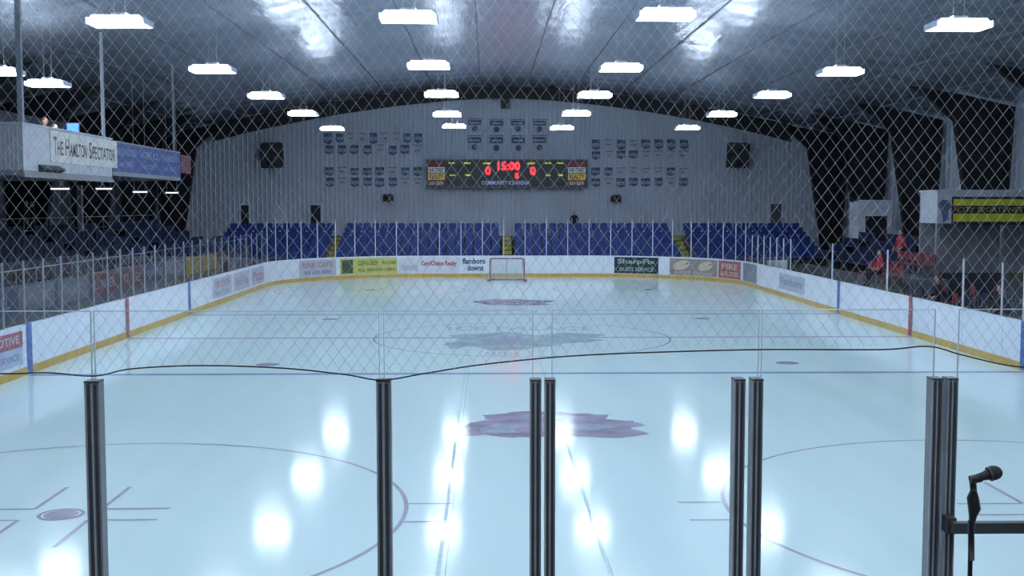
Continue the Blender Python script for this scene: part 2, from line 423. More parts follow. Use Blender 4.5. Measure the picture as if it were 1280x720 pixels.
adp(499, 575, .03, .93, adm("offwhite", (0.68, 0.68, 0.76))); adtp("Cam/Chaice Realty", 526, 571, .38, .72, adm("crimson", (0.45, 0.03, 0.10)), 0.03)
adp(502, 522, .2, .5, adm("grey", (0.5, 0.52, 0.6)), 0.012)
adtp("flamboro", 578, 607, .55, .88, adm("ink", (0.03, 0.04, 0.14)), 0.03); adtp("downs", 584, 604, .15, .5, adm("ink", 0), 0.03)
adp(768, 823, .03, .95, adm("black", (0.015, 0.025, 0.035))); adtp("SharpFix", 772, 819, .5, .85, adm("mint", (0.35, 0.5, 0.45))); adtp("SKATE SERVICE", 774, 817, .15, .38, adm("mint", 0))
adp(837, 897, .03, .95, adm("brown", (0.30, 0.25, 0.26)))
def adoval(px, w, f, h, m, off):
    s = s_of_px(px); A.face([pt(s+w*math.cos(i*math.pi/8), off, 0.2+f+h*math.sin(i*math.pi/8)+.1*math.cos(i*math.pi/8)) for i in range(16)], m)
for px in (852, 882):
    adoval(px, .55, .58, .25, adm("cream", (0.6, 0.55, 0.4)), .012); adoval(px, .48, .6, .10, adm("ketchup", (0.4, 0.1, 0.05)), .014)
adtp("HOT DOGS", 845, 890, .08, .25, adm("cream", 0))
adp(898, 926, .03, .95, adm("red", (0.40, 0.10, 0.13))); adtp("FIRE", 902, 922, .5, .8, adm("cream", 0)); adtp("& FLOOD", 901, 923, .15, .4, adm("cream", 0))
adp(929, 946, .03, .95, adm("slate", (0.22, 0.24, 0.32)))
g1 = adm("lilac", (0.48, 0.51, 0.62)); g2 = adm("lilac2", (0.56, 0.52, 0.62)); tx = adm("txt", (0.22, 0.25, 0.42)); tr = adm("txtr", (0.45, 0.2, 0.26))
def lefty(y): return y-(Y0+RC)
ad(lefty(46.5), lefty(50.0), .3, 1.1, g1); adt("TIRE CENTRE", lefty(46.9), lefty(49.6), .7, .98, tr); adt("open 7 days", lefty(46.9), lefty(49.6), .38, .58, tx)
ad(lefty(50.4), lefty(53.8), .3, 1.1, g2); adt("Bank & Trust", lefty(50.8), lefty(53.4), .5, .9, tx)
ad(lefty(54.2), lefty(57.3), .3, 1.1, g1); adt("Pizza", lefty(54.6), lefty(57), .45, .95, tr)
ad(lefty(24.2), lefty(27.5), .3, 1.1, adm("lav", (0.42, 0.5, 0.66))); ad(lefty(24.2), lefty(27.5), .72, 1.1, adm("redb", (0.38, 0.10, 0.15)), 0.012)
adt("AUTOMOTIVE", lefty(24.4), lefty(27.3), .82, 1.02, adm("blush", 0), 0.02); adt("SALES & SERVICE", lefty(24.4), lefty(27.3), .42, .58, tx)
s0 = s_of_px(974); s1 = s_of_px(1006); ad(s0, s1, .35, 1.05, g1); adt("Flamboro", s0+.3, s1-.3, .55, .9, tx)
A.build("advertising_panels", e)

e = empty("rink_glass"); P = B(); G = B()
def gtop(s):
    if s < L1: return 2.75
    if s < L1+2*ARC+L2: return 3.25
    return 2.6
sp = 1.22; s = 0.2
END = L1+2*ARC+L2+L1-0.3
while s < END:
    zt = gtop(s); on_right = s > L1+2*ARC+L2; on_left = s < L1
    yy = pt(s, 0, 0).y
    bench = on_right and 29.5 < yy < 50
    if not bench or int(s/sp) % 5 == 0:
        p, t = path(s); ang = math.atan2(t.y, t.x)
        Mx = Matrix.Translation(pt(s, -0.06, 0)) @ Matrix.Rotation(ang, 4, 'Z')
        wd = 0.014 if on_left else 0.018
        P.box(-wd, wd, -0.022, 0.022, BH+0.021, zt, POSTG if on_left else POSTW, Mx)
    if not bench and s+sp < END:
        for i in range(2):
            a = s+sp*i/2; c = s+sp*(i+1)/2
            G.face([pt(a, -0.06, BH+0.025), pt(c, -0.06, BH+0.025), pt(c, -0.06, zt), pt(a, -0.06, zt)], GLASS)
    s += sp
P.build("supports", e); G.build("panes", e)
b = B(); b.box(12.35, 13.4, 55.0, 55.06, 0.02, 1.45, WHITE); b.box(12.35, 13.4, 54.98, 55.0, 0.02, 0.22, KICK); b.box(12.33, 12.38, 54.97, 55.1, 0.0, 1.7, ALU)
b.box(13.36, 13.4, 54.97, 55.1, 0.0, 1.5, ALU); b.box(12.7, 13.0, 54.95, 54.98, 1.0, 1.04, ALU); b.build("rink_gate")

# ------------------------------------------------------------ near glass
YGL = 4.94
e = empty("near_glass_partition")
pz = on_y(640, 475, YGL).z; gz = on_y(640, 388, YGL).z
P = B()
def post(px, wpx):
    x = on_y(px, 600, YGL).x; w = wpx*YGL/F/2; z0 = BH+0.03
    P.box(x-w, x+w, YGL-0.03, YGL+0.03, z0, pz, ALU)
    P.box(x-w, x-w*.72, YGL-0.038, YGL-0.03, z0, pz, ALUL); P.box(x+w*.72, x+w, YGL-0.038, YGL-0.03, z0, pz, ALU)
    P.box(x-w*.18, x+w*.12, YGL-0.036, YGL-0.03, z0, pz, ALUL)
    P.box(x-w*0.70, x-w*0.25, YGL-0.033, YGL-0.03, z0, pz-0.01, ALUD)
    P.box(x+w*0.22, x+w*0.62, YGL-0.033, YGL-0.03, z0, pz-0.01, ALUD)
    P.box(x-w*1.02, x+w*1.02, YGL-0.04, YGL+0.032, pz, pz+0.006, ALUD)
for px, w in ((121, 18), (481, 18), (669, 14), (687, 13), (921, 14), (943, 14), (1165, 14), (1184, 13), (-250, 18), (1500, 18), (-620, 18)): post(px, w)
P.build("posts", e)
G = B(); E = B()
for x0, x1 in ((-610, -252), (-248, 114), (118, 474), (480, 666), (690, 948), (952, 1168), (1198, 1500)):
    a = on_y(x0, 420, YGL).x; c = on_y(x1, 420, YGL).x
    G.face([(a, YGL, BH+.03), (c, YGL, BH+.03), (c, YGL, gz), (a, YGL, gz)], GLASSN)
    t = 0.003
    E.box(a, c, YGL-0.006, YGL+0.006, gz-0.001, gz+0.0025, EDGE)
    E.box(a-t*.5, a+t*.5, YGL-0.006, YGL+0.006, pz, gz, EDGE); E.box(c-t*.5, c+t*.5, YGL-0.006, YGL+0.006, pz, gz, EDGE)
G.build("panes", e); E.build("pane_edges", e)

# ------------------------------------------------------------ safety netting
YNET = 4.86
rp = [(-700, 462), (-400, 470), (-250, 474), (-120, 462), (0, 467), (60, 466), (118, 470), (165, 461), (250, 457), (350, 460), (430, 468), (477, 475), (530, 467), (600, 456), (700, 446), (800, 441), (950, 437), (1100, 437), (1160, 433), (1200, 443), (1250, 455), (1290, 460), (1400, 468), (1500, 474), (1800, 462)]
RP = [on_y(x, y, YNET) for x, y in rp]
def rope_z(x):
    for p, q in zip(RP[:-1], RP[1:]):
        if p.x <= x <= q.x:
            u = (x-p.x)/(q.x-p.x); return p.z+(q.z-p.z)*u
    return RP[0].z
dw, dh = 0.054, 0.072
X0, X1, ZT = RP[0].x, RP[-1].x, 6.6
verts = []; faces = []
rr = 0.0009
zb = 3.25
def wob(x, z): return (0.007*math.sin(2.1*x+1.3*z)+0.004*math.sin(7*x-3*z), 0.012*math.sin(1.3*x+2*z), 0.006*math.sin(3*x+0.7)+0.003*math.sin(9*x+4*z))
for sg in (-1, 1):
    nk = int((X1-X0+(ZT-zb)*dw/dh)/dw)+2
    for k in range(nk):
        xs0 = (X0-(ZT-zb)*dw/dh if sg > 0 else X0)+k*dw
        z = zb; prev = False
        while z < ZT:
            x = xs0+sg*(z-zb)*dw/dh
            ok = X0 < x < X1 and z > rope_z(x)-0.006
            if ok:
                wx, wy, wz = wob(x, z)
                zz = z+wz; i = len(verts)
                for a in range(3):
                    an = a*2.0944+0.5
                    verts.append((x+wx+rr*math.cos(an), YNET+wy*0.3+rr*math.sin(an), zz))
                if prev:
                    for a in range(3):
                        faces.append((i-3+a, i-3+(a+1) % 3, i+(a+1) % 3, i+a))
            prev = ok; z += dh/2 if z > zb+0.6 else dh/4
e = empty("safety_netting")
me = bpy.data.meshes.new("mesh_cords"); me.from_pydata(verts, [], faces); me.materials.append(NETM); o = bpy.data.objects.new("mesh_cords", me); sc.collection.objects.link(o); o.parent = e
b = B()
fine = []
for i in range(len(RP)-1):
    for k in range(8):
        t = k/8; p0 = RP[max(i-1, 0)]; p1 = RP[i]; p2 = RP[i+1]; p3 = RP[min(i+2, len(RP)-1)]
        fine.append(0.5*((2*p1)+(-p0+p2)*t+(2*p0-5*p1+4*p2-p3)*t*t+(-p0+3*p1-3*p2+p3)*t**3))
b.tube(fine, 0.0033, ROPE, 6); b.build("hem_rope", e)
b = B(); b.tube([(X0, YNET, ZT), (X1, YNET, ZT)], 0.012, ALU, 8)
for x in (X0+0.3, 0.5*(X0+X1), X1-0.3): b.tube([(x, YNET, ZT), (x, YNET, ceil(x)-0.12)], 0.004, ALU, 6)
b.build("top_cable", e)

# ------------------------------------------------------------ viewing platform, mic, rail
b = B(); b.box(-9, 9, YN+0.5, 4.5, 0, 1.9, CONC); b.build("viewing_platform")
YM = 4.0
def q(px, py, d=YM): return on_y(px, py, d)
e = empty("microphone_stand")
b = B()
base = q(1214, 700); bx = base.x
b.tube([(bx, YM, 1.9), (bx, YM, 1.93)], [0.14, 0.12], BLACK, 24)
b.tube([(bx, YM, 1.93), q(1214, 655)], 0.0085, BLACK, 12); b.tube([q(1214, 700), q(1214, 650)], 0.011, BLACK, 12)
b.build("stand_pole", e, True)
b = B(); b.tube([q(1215, 655), q(1216, 645), q(1218, 636), q(1216, 622), q(1217, 612)], [0.010, 0.014, 0.022, 0.021, 0.010], BLACK, 12)
b.tube([q(1217, 614), q(1216, 602)], 0.012, BLACK, 10)
b.tube([q(1213, 600), q(1226, 597)], 0.016, BLACK, 12); b.build("clip", e, True)
b = B()
b.tube([q(1213, 600), q(1216, 599), q(1230, 595), q(1236, 593)], [0.006, 0.012, 0.016, 0.020], BLACK, 16)
b.ball(q(1242, 591), (0.031, 0.026, 0.026), BLK2, None, 16, 10); b.tube([q(1236, 593), q(1239, 592)], 0.0265, ALUD, 16)
b.build("microphone", e, True)
b = B(); e = empty("hand_rail"); RLM = mat("rail_dark", (0.06, 0.065, 0.07), 0.45, 0.4)
p0 = q(1186, 657, 4.84); p1 = q(1500, 657, 4.84)
b.box(p0.x, p1.x, 4.79, 4.83, p0.z-0.023, p0.z+0.023, RLM); b.box(p0.x-0.008, p0.x+0.03, 4.83, 4.9, p0.z-0.035, p0.z+0.035, ALUD)
b.box(p1.x-0.05, p1.x, 4.79, 4.83, 0.0, p0.z-0.023, RLM)
b.build("bar", e)

# ------------------------------------------------------------ lamps
def lamp(x, y, z, name="pendant_light_fixture"):
    e = empty(name); b = B()
    b.box(x-0.60, x+0.60, y-0.36, y+0.36, z-0.07, z+0.025, LENS); b.build("lens", e)
    b = B(); zt = ceil(x)
    b.prism([(x-0.585, z+0.026), (x+0.585, z+0.026), (x+0.50, z+0.12), (x-0.50, z+0.12)], 'y', y-0.31, y+0.31, HOODW)
    b.box(x-0.16, x+0.16, y-0.12, y+0.12, z+0.12, z+0.2, HOOD)
    for xx in (x-0.612, x+0.612): b.box(xx-0.012, xx+0.012, y-0.37, y+0.37, z-0.075, z+0.06, HOODW)
    for xx in (x-0.12, x+0.12): b.tube([(xx, y, z+0.2), (xx, y, zt-0.12)], 0.006, HOOD, 6)
    b.box(x-0.46, x-0.20, y-0.24, y+0.24, z+0.121, z+0.128, LENS); b.box(x+0.20, x+0.46, y-0.24, y+0.24, z+0.121, z+0.128, LENS)
    b.build("hood", e)
rows = [((150, 28), (511, 22), (832, 19), (1198, 32), 25.4), ((266, 87), (536, 82), (776, 85), (1050, 90), 34.3),
        ((333, 120), (552, 118), (743, 119), (965, 119), 42.3), ((379, 142), (559, 143), (720, 142), (902, 143), 51.0), ((416, 161), (568, 158), (702, 160), (859, 160), 61.0)]
for r in rows:
    for p in r[:4]:
        w = on_y(p[0], p[1], r[4]); lamp(w.x, w.y, w.z)
for y in (16.8, 8.2, -0.6):
    for x in (-9.2, -3, 2.8, 9.3): lamp(x, y, 8.25)
for px, py, d in ((60, 105, 37.5), (0, 90, 34.8)):
    w = on_y(px, py, d); lamp(w.x, w.y, w.z)

# ------------------------------------------------------------ hockey goal
e = empty("hockey_goal"); b = B(); GR = mat("goal_red", (0.22, 0.06, 0.07), 0.35); GW = mat("goal_net", (0.62, 0.65, 0.69), 0.8); GF = mat("goal_frame_grey", (0.18, 0.17, 0.19), 0.5)
y = YG1
b.tube([(-0.915, y, 0.01), (-0.915, y, 1.2), (-0.88, y, 1.24), (0.88, y, 1.24), (0.915, y, 1.2), (0.915, y, 0.01)], 0.035, GR, 10)
b.tube([(-0.915, y, 0.05), (-1.08, y+0.6, 0.05), (-0.8, y+1.1, 0.05), (0, y+1.2, 0.05), (0.8, y+1.1, 0.05), (1.08, y+0.6, 0.05), (0.915, y, 0.05)], 0.035, GF, 8)
b.tube([(-0.88, y, 1.24), (-0.8, y+0.5, 1.22), (0.8, y+0.5, 1.22), (0.88, y, 1.24)], 0.025, GF, 8)
b.tube([(0, y+0.5, 1.22), (0, y+1.18, 0.08)], 0.02, GF, 6)
b.build("frame", e, True)
b = B()
def netpatch(c00, c10, c11, c01, nu, nv):
    c00, c10, c11, c01 = map(Vector, (c00, c10, c11, c01))
    def P(u, v): return c00*(1-u)*(1-v)+c10*u*(1-v)+c11*u*v+c01*(1-u)*v
    for i in range(nu+1): b.tube([P(i/nu, 0), P(i/nu, 1)], 0.007, GW, 4, False)
    for i in range(nv+1): b.tube([P(0, i/nv), P(1, i/nv)], 0.007, GW, 4, False)
netpatch((-0.8, y+1.1, .06), (0.8, y+1.1, .06), (0.8, y+0.5, 1.2), (-0.8, y+0.5, 1.2), 18, 14)
netpatch((-0.88, y, 1.22), (0.88, y, 1.22), (0.8, y+.5, 1.2), (-0.8, y+.5, 1.2), 18, 6)
for sx in (-1, 1): netpatch((sx*.9, y, .06), (sx*1.05, y+.6, .06), (sx*.8, y+.5, 1.2), (sx*.88, y, 1.2), 6, 14); netpatch((sx*1.05, y+.6, .06), (sx*.8, y+1.1, .06), (sx*.8, y+.5, 1.2), (sx*.8, y+.5, 1.2), 5, 14)
b.build("netting", e)

# ------------------------------------------------------------ seating
def seat_unit(b, M, m, frame=BLK2):
    b.box(-0.22, 0.22, -0.22, 0.18, 0.40, 0.45, m, M)
    back = [(-0.22, 0.42), (-0.23, 0.78), (-0.17, 0.86), (0.17, 0.86), (0.23, 0.78), (0.22, 0.42)]
    b.prism(back, 'y', 0.18, 0.22, m, M)
    b.box(-0.03, 0.03, -0.1, 0.16, 0.0, 0.40, frame, M)
def bleacher_end(x0, x1, name="stadium_seating_block"):
    e = empty(name); S = B(); T = B(); rows_ = 7
    for r in range(rows_):
        y0 = 67.3+0.85*r; z = 0.55+0.26*r
        T.box(x0, x1, y0-0.42, y0+0.43, 0 if r == 0 else z-0.35, z, CONC)
        k = int((x1-x0)/0.52)
        for i in range(k):
            x = x0+(i+0.5)*(x1-x0)/k
            seat_unit(S, Matrix.Translation((x, y0+0.15, z)), SEAT)
    S.build("seats", e); T.build("risers", e)
XA = lambda px: on_y(px, 300, 69.5).x
bleacher_end(XA(424), XA(625)); bleacher_end(XA(644), XA(845)); bleacher_end(XA(864), XA(1030)-0.6); bleacher_end(XA(272), XA(410))
for c in (417, 634, 854):
    x = XA(c); b = B()
    for r in range(7):
        y0 = 67.3+0.85*r; z = 0.55+0.26*r
        b.box(x-0.28, x+0.28, y0-0.42, y0+0.43, 0, z, CONC); b.box(x-0.28, x+0.28, y0-0.43, y0-0.36, z, z+0.02, YELD); b.box(x-0.28, x+0.28, y0-0.435, y0-0.42, z-0.2, z, YELD)
    b.build("aisle_stairs")
b = B(); b.box(-18.4, 18.4, 72.85, 74.2, 0, 2.11, CONC); b.box(-18.4, 18.4, 74.2, 74.92, 0, 2.11, CONC); b.build("upper_walkway")
def side_bleacher(sg, x_in, ya, yb, rows_, m, z0, gaps):
    e = empty("side_bleachers"); S = B(); T = B()
    for r in range(rows_):
        xc = x_in+0.8*r; z = z0+0.3*r
        T.box(min(sg*(xc-0.4), sg*(xc+0.4)), max(sg*(xc-0.4), sg*(xc+0.4)), ya, yb, 0, z, CONC)
        y = ya+0.4
        while y < yb-0.3:
            if not any(g <= y <= g+1.2 for g in gaps):
                M = Matrix.Translation((sg*(xc+0.1), y, z)) @ Matrix.Rotation(-sg*math.pi/2, 4, 'Z')
                seat_unit(S, M, m)
            y += 0.53
    S.build("seats", e); T.build("risers", e)
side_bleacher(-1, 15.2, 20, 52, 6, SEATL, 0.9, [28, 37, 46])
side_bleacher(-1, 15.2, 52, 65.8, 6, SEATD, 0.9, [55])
side_bleacher(1, 16.4, 46.0, 62.4, 4, SEATD, 0.9, [50, 58])
side_bleacher(1, 15.0, 18, 29.0, 6, SEATD, 0.9, [24])
b = B(); b.box(-20.4, -19.6, 20, 65.8, 0, 2.54, CONC); b.build("concourse_landing")
b = B(); y = 20.2
while y < 65: b.tube([(-19.65, y, 2.54), (-19.65, y, 3.55)], 0.02, ALU, 6); y += 2.4
for z in (3.55, 3.05): b.tube([(-19.65, 20.2, z), (-19.65, 65, z)], 0.02, ALU, 6)
b.build("guard_rail")
b = B(); b.box(-14.78, -14.65, 20, 65.8, 0, 1.75, CONC)
cols = [adm("orange", (0.40, 0.25, 0.06)), adm("dusk", (0.16, 0.17, 0.23)), adm("maroon2", (0.16, 0.05, 0.07)), adm("dusk", 0), adm("maroon", (0.16, 0.04, 0.06)), adm("navyad", (0.04, 0.06, 0.16))]
y = 21; i = 0
while y < 64:
    b.box(-14.64, -14.62, y, y+2.8, 0.95, 1.7, cols[0] if 51 < y < 56 else cols[1+(i*3) % 5])
    text_in(b, ["FURNITURE", "PHARMACY", "LUMBER", "TRAVEL"][i % 4], lambda u, v, y=y: (-14.612, y+.3+2.2*u, 1.15+.35*v), adm("dimtext", (0.30, 0.31, 0.36)), 0.01)
    y += 3.1; i += 1
b.build("stand_front_panel")
b = B(); b.tube([(-14.7, 20, 2.2), (-14.7, 65.5, 2.2)], 0.02, ALU, 6)
y = 20
while y < 65.6: b.tube([(-14.7, y, 1.75), (-14.7, y, 2.2)], 0.02, ALU, 6); y += 1.5
b.build("stand_hand_rail")

b = B(); b.box(12.6, 17.6, 29.3, 41.0, 0, 0.45, CONC); b.build("players_bench_platform")
def chair(x, y, z, rot, m):
    b = B(); M = Matrix.Translation((x, y, z)) @ Matrix.Rotation(rot, 4, 'Z')
    b.prism([(-0.23, -0.22), (0.23, -0.22), (0.21, 0.2), (-0.21, 0.2)], 'z', 0.44, 0.48, m, M)
    b.prism([(-0.21, 0.58), (-0.22, 0.82), (-0.16, 0.9), (0.16, 0.9), (0.22, 0.82), (0.21, 0.58)], 'y', 0.2, 0.24, m, M)
    for sx in (-1, 1):
        b.tube([M @ Vector((sx*.22, -.24, 0)), M @ Vector((sx*.2, -.18, .45))], 0.014, ALU, 6)
        b.tube([M @ Vector((sx*.22, .30, 0)), M @ Vector((sx*.2, .18, .45)), M @ Vector((sx*.2, .22, .85))], 0.014, ALU, 6)
    return b.build("stacking_chair")
random.seed(3)
for iy in range(12):
    for ix in range(4):
        r1, r2, r3, r4, r5 = [random.random() for _ in range(5)]
        if ix == 0 and iy in (2, 7): chair(13.3, 30.0+iy*.9, .451, -math.pi/2, SEATD)
        elif r1 < 0.8: chair(13.3+ix*1.0+(r2-.5)*.16, 30.0+iy*0.9+(r3-.5)*.2, 0.451, -math.pi/2+(r4-.5)*.5, [SEATD, BLK2, SEATR, SEATD][int(r5*4)])
b = B()
b.box(13.2, 15.6, 41.1, 45.6, 0, 1.0, CONC); b.box(14.4, 15.6, 41.1, 45.6, 1.0, 1.4, CONC); b.build("team_bench_riser")
for iy in range(7):
    chair(13.8, 41.5+iy*0.56, 1.001, -math.pi/2, SEATR); chair(14.95, 41.5+iy*0.56, 1.401, -math.pi/2, SEATR)

# ------------------------------------------------------------ left press balcony
XB = -14.47
e = empty("press_box_balcony"); b = B(); PW = mat("press_box_white", (0.46, 0.48, 0.54), 0.5); PG = mat("press_box_trim", (0.24, 0.25, 0.28), 0.5); DK = mat("press_box_dark", (0.05, 0.05, 0.06), 0.7)
b.box(-19.2, XB, 33.7, 41.6, 4.95, 5.1, PG)
b.box(XB-0.1, XB, 33.7, 41.6, 5.1, 6.42, PW)
b.box(-19.2, XB-0.1, 33.7, 33.8, 5.1, 6.42, PW)
for i in range(38):
    x = -19.1+i*0.12; b.box(x, x+0.05, 33.68, 33.7, 5.1, 6.36, PW)
b.box(-19.25, XB+0.04, 33.64, 33.84, 6.42, 6.47, PW); b.box(XB-0.14, XB+0.04, 33.84, 41.62, 6.42, 6.47, PW)
b.box(XB-0.05, XB+0.05, 33.64, 41.62, 4.9, 5.0, PG)
b.prism([(XB, 5.08), (XB+.16, 5.16), (XB+.16, 5.20), (XB, 5.30)], 'y', 34.8, 36.6, DK)
b.box(-19.2, -19.1, 33.7, 50.6, 5.1, 7.6, WALLL)
b.build("booth", e)
b = B(); SGN = mat("sign_cream", (0.62, 0.62, 0.60), 0.5)
sy0 = on_x(62, 180, XB).y; sy1 = on_x(145, 180, XB).y
b.box(XB+0.0, XB+0.03, sy0, sy1, 5.42, 6.38, SGN)
def caps(t, y0, y1, z0, z1):
    text_in(b, t, lambda u, v: (XB+0.036, y0+(y1-y0)*u, z0+(z1-z0)*v), BLACK, 0.012)
LS = sy1-sy0-.5; a = sy0+.25
for t, f0, f1, big in (("T", 0, .045, 1), ("HE", .05, .135, 0), ("H", .17, .225, 1), ("AMILTON", .235, .50, 0), ("S", .54, .585, 1), ("PECTATOR", .595, 1, 0)):
    caps(t, a+LS*f0, a+LS*f1, 5.64, 6.20 if big else 6.08)
b.build("sign", e)
b = B(); BB = mat("banner_royal", (0.05, 0.09, 0.27), 0.6)
b.box(-19.2, XB, 41.7, 50.8, 5.15, 5.3, PG); b.box(XB-0.08, XB, 41.7, 50.8, 5.3, 6.35, BB); b.box(XB-.1, XB+.02, 41.7, 50.8, 6.35, 6.4, PG)
BT = mat("banner_text", (0.25, 0.29, 0.42), 0.8)
for i, t in enumerate(("MINOR HOCKEY", "HOME ICE", "CHAMPIONS")):
    text_in(b, t, lambda u, v, i=i: (XB+0.008, 42.1+2.9*i+2.4*u, 5.9+.28*v), BT, 0.02)
    text_in(b, "est 1967", lambda u, v, i=i: (XB+0.008, 42.4+2.9*i+1.8*u, 5.5+.22*v), BT, 0.02)
b.box(XB-.08, XB, 50.9, 52.6, 5.5, 6.3, adm("maroon", 0))
b.build("banner_balcony", e)
b = B(); RD = mat("hanger_grey", (0.25, 0.27, 0.31), 0.5)
for yy, w, z0 in ((33.75, .07, 6.47), (40.9, .05, 6.47), (50.0, .04, 6.4)):
    z1 = ceil(XB)-0.13; b.box(XB-w-.05, XB+w-.05, yy-w, yy+w, z0, z1, RD)
for yy in (33.9, 41.6, 50.6): b.box(-18.9, -18.7, yy-.1, yy+.1, 2.1, 4.95, RD)
b.build("hangers", e)
b = B(); MON = mat("monitor_glow", (0.05, 0.15, 1.0), 0.3, var=0, emit=1.6)
p = on_x(95, 157, -14.9)
b.box(p.x-.22, p.x+.22, p.y-.30, p.y-.26, 6.50, 6.84, BLACK); b.box(p.x-.19, p.x+.19, p.y-.305, p.y-.30, 6.53, 6.81, MON); b.box(p.x-.05, p.x+.05, p.y-.28, p.y-.22, 6.16, 6.55, BLACK)
b.box(p.x-.3, p.x+.3, p.y-.5, p.y+.4, 6.12, 6.16, PG)
for xx in (p.x-.3, p.x+.26):
    for yy in (p.y-.5, p.y+.36): b.box(xx, xx+.04, yy, yy+.04, 5.1, 6.12, PG)
b.build("computer_monitor")
for px, py, d in ((75, 236, 41), (130, 236, 46), (175, 240, 52), (215, 241, 58)):
    w = on_y(px, py, d); b = B(); b.box(w.x-.3, w.x+.3, w.y-.06, w.y+.06, w.z-.025, w.z+.02, TUBE); b.box(w.x-.32, w.x+.32, w.y-.1, w.y+.1, w.z+.02, w.z+.07, HOOD)
    zc = 4.95 if d < 41.6 else 5.15 if d < 50.8 else ceil(w.x)-.15
    for u in (-.25, .25): b.tube([(w.x+u, w.y, w.z+.07), (w.x+u, w.y, zc)], .01, HOOD, 6)
    b.build("tube_light")

# ------------------------------------------------------------ right booth with sign
p0 = on_y(1172, 240, 42.0)
e = empty("announcer_booth"); b = B(); x0 = p0.x; zt = p0.z; x1 = 20.2
b.box(x0, x1, 42.0, 42.12, zt-1.15, zt, PW); b.box(x0, x0+.1, 42.12, 43.6, zt-1.15, zt, PW); b.box(x0-.05, x1, 41.95, 43.7, zt, zt+.08, PW)
b.box(x0, x1, 43.6, 43.7, 0, zt, PG); b.box(x0, x0+.12, 42.0, 42.12, 0, zt-1.15, PG); b.box(x0+.12, x1, 42.02, 42.1, 0, 1.6, DK)
b.box(x0+2.4, x0+2.5, 42.0, 42.1, 1.6, zt-1.15, PG); b.build("shell", e)
b = B(); sx0 = on_y(1190, 240, 42).x
def bz(py): return on_y(1230, py, 41.97).z
b.box(sx0, x1-.1, 41.96, 42.0, bz(281), bz(246), BLK2)
b.box(sx0+.05, x1-.2, 41.95, 41.96, bz(257), bz(249), YEL); b.box(sx0+.05, x1-.2, 41.95, 41.96, bz(277), bz(267), YEL)
text_y(b, "CITY SPORTS NETWORK", sx0+.2, x1-.6, bz(265), bz(259), 41.945, YELD, 0.0)
c = on_y(1181, 262, 41.95)
b.prism([(c.x-.26, c.z+.2), (c.x-.1, c.z+.36), (c.x+.12, c.z+.34), (c.x+.25, c.z+.1), (c.x+.12, c.z-.05), (c.x+.16, c.z-.35), (c.x-.05, c.z-.5), (c.x-.1, c.z-.1)], 'y', 41.95, 41.99, BANB)
b.build("sign", e)
b = B(); a = on_y(1073, 250, 63); c = on_y(1114, 300, 63)
b.box(a.x, c.x, 63, 63.1, c.z-.2, a.z, WHITE)
f0 = on_y(1082, 270, 62.98); f1 = on_y(1108, 300, 62.98); b.box(f0.x, f1.x, 62.96, 63.0, c.z-.2, f0.z, BLK2); b.box(a.x, c.x, 63.1, 64.6, a.z-.1, a.z, WHITE)
b.box(a.x, a.x+.1, 63.1, 64.6, c.z-.2, a.z, WHITE); b.box(c.x-.1, c.x, 63.1, 64.6, c.z-.2, a.z, WHITE); b.box(a.x, c.x, 63, 64.6, 0.0, c.z-.2, CONC)
b.build("ticket_kiosk")

# ------------------------------------------------------------ scoreboard
e = empty("scoreboard"); YS = 74.0; b = B()
def sz(py, d=YS): return on_y(640, py, d).z
def sx(px, d=YS): return on_y(px, 217, d).x
b.box(sx(533), sx(734), YS, YS+0.35, sz(234), sz(200), BLACK)
FR = mat("score_frame", (0.06, 0.06, 0.08), 0.4)
for z in (sz(200), sz(234)): b.box(sx(532), sx(735), YS-.04, YS+.36, z-.04, z+.04, FR)
for x in (sx(533), sx(734), sx(558), sx(708)): b.box(x-.03, x+.03, YS-.03, YS, sz(234), sz(200), FR)
for x in (sx(560), sx(700)): b.box(x-.05, x+.05, YS+.3, YS+.95, sz(220), sz(215), FR)
b.build("cabinet", e)
b = B(); SW = mat("score_white", (0.6, 0.6, 0.62), 0.5, emit=0.15); SY = mat("score_yellow", (0.6, 0.5, 0.05), 0.5, emit=0.15); SR = mat("score_maroon", (0.25, 0.02, 0.04), 0.5); SB = mat("score_lettering_blue", (0.4, 0.5, 0.75), 0.5, emit=0.2)
SG = mat("score_panel_grey", (0.03, 0.033, 0.05), 0.5)
y = YS-.02
for xa, xb in ((535, 556), (710, 732)):
    def pan(p0, p1, m): b.box(sx(xa), sx(xb), y, YS, sz(p1), sz(p0), m)
    pan(202, 208, SR); pan(209, 216, SW); pan(217, 225, SY); pan(226, 232, SR)
    text_y(b, "FAIR STREET", sx(xa+1), sx(xb-1), sz(215), sz(210), y-.01, BLACK, .03); text_y(b, "REALTY", sx(xa+2), sx(xb-2), sz(224), sz(218), y-.01, SR, .03); text_y(b, "627-2270", sx(xa+2), sx(xb-2), sz(231), sz(227), y-.01, SW, .02)
b.box(sx(598), sx(665), y+.005, YS, sz(233), sz(224.5), SG)
text_y(b, "15:00", sx(622), sx(650), sz(213), sz(202), y, LEDR, .03)
for px in (610, 666): text_y(b, "0", sx(px-3.5), sx(px+3.5), sz(219), sz(208), y, LEDR, .03)
text_y(b, "1", sx(644), sx(648), sz(223), sz(216), y, LEDR, .04)
for x0_, x1_, y0_, y1_, t in ((561, 569, 203, 205, "PLYR"), (580, 588, 203, 205, "PEN"), (604, 613, 203, 205.5, "HOME"), (659, 669, 203, 205.5, "GUEST"), (681, 689, 203, 205, "PLYR"), (697, 704, 203, 205, "PEN"), (562, 569, 218, 220, "SOG"), (581, 588, 218, 220, "TIME"), (682, 688, 218, 220, "SOG"), (697, 704, 218, 220, "TIME")):
    text_y(b, t, sx(x0_), sx(x1_), sz(y1_), sz(y0_), y, LEDY, .03)
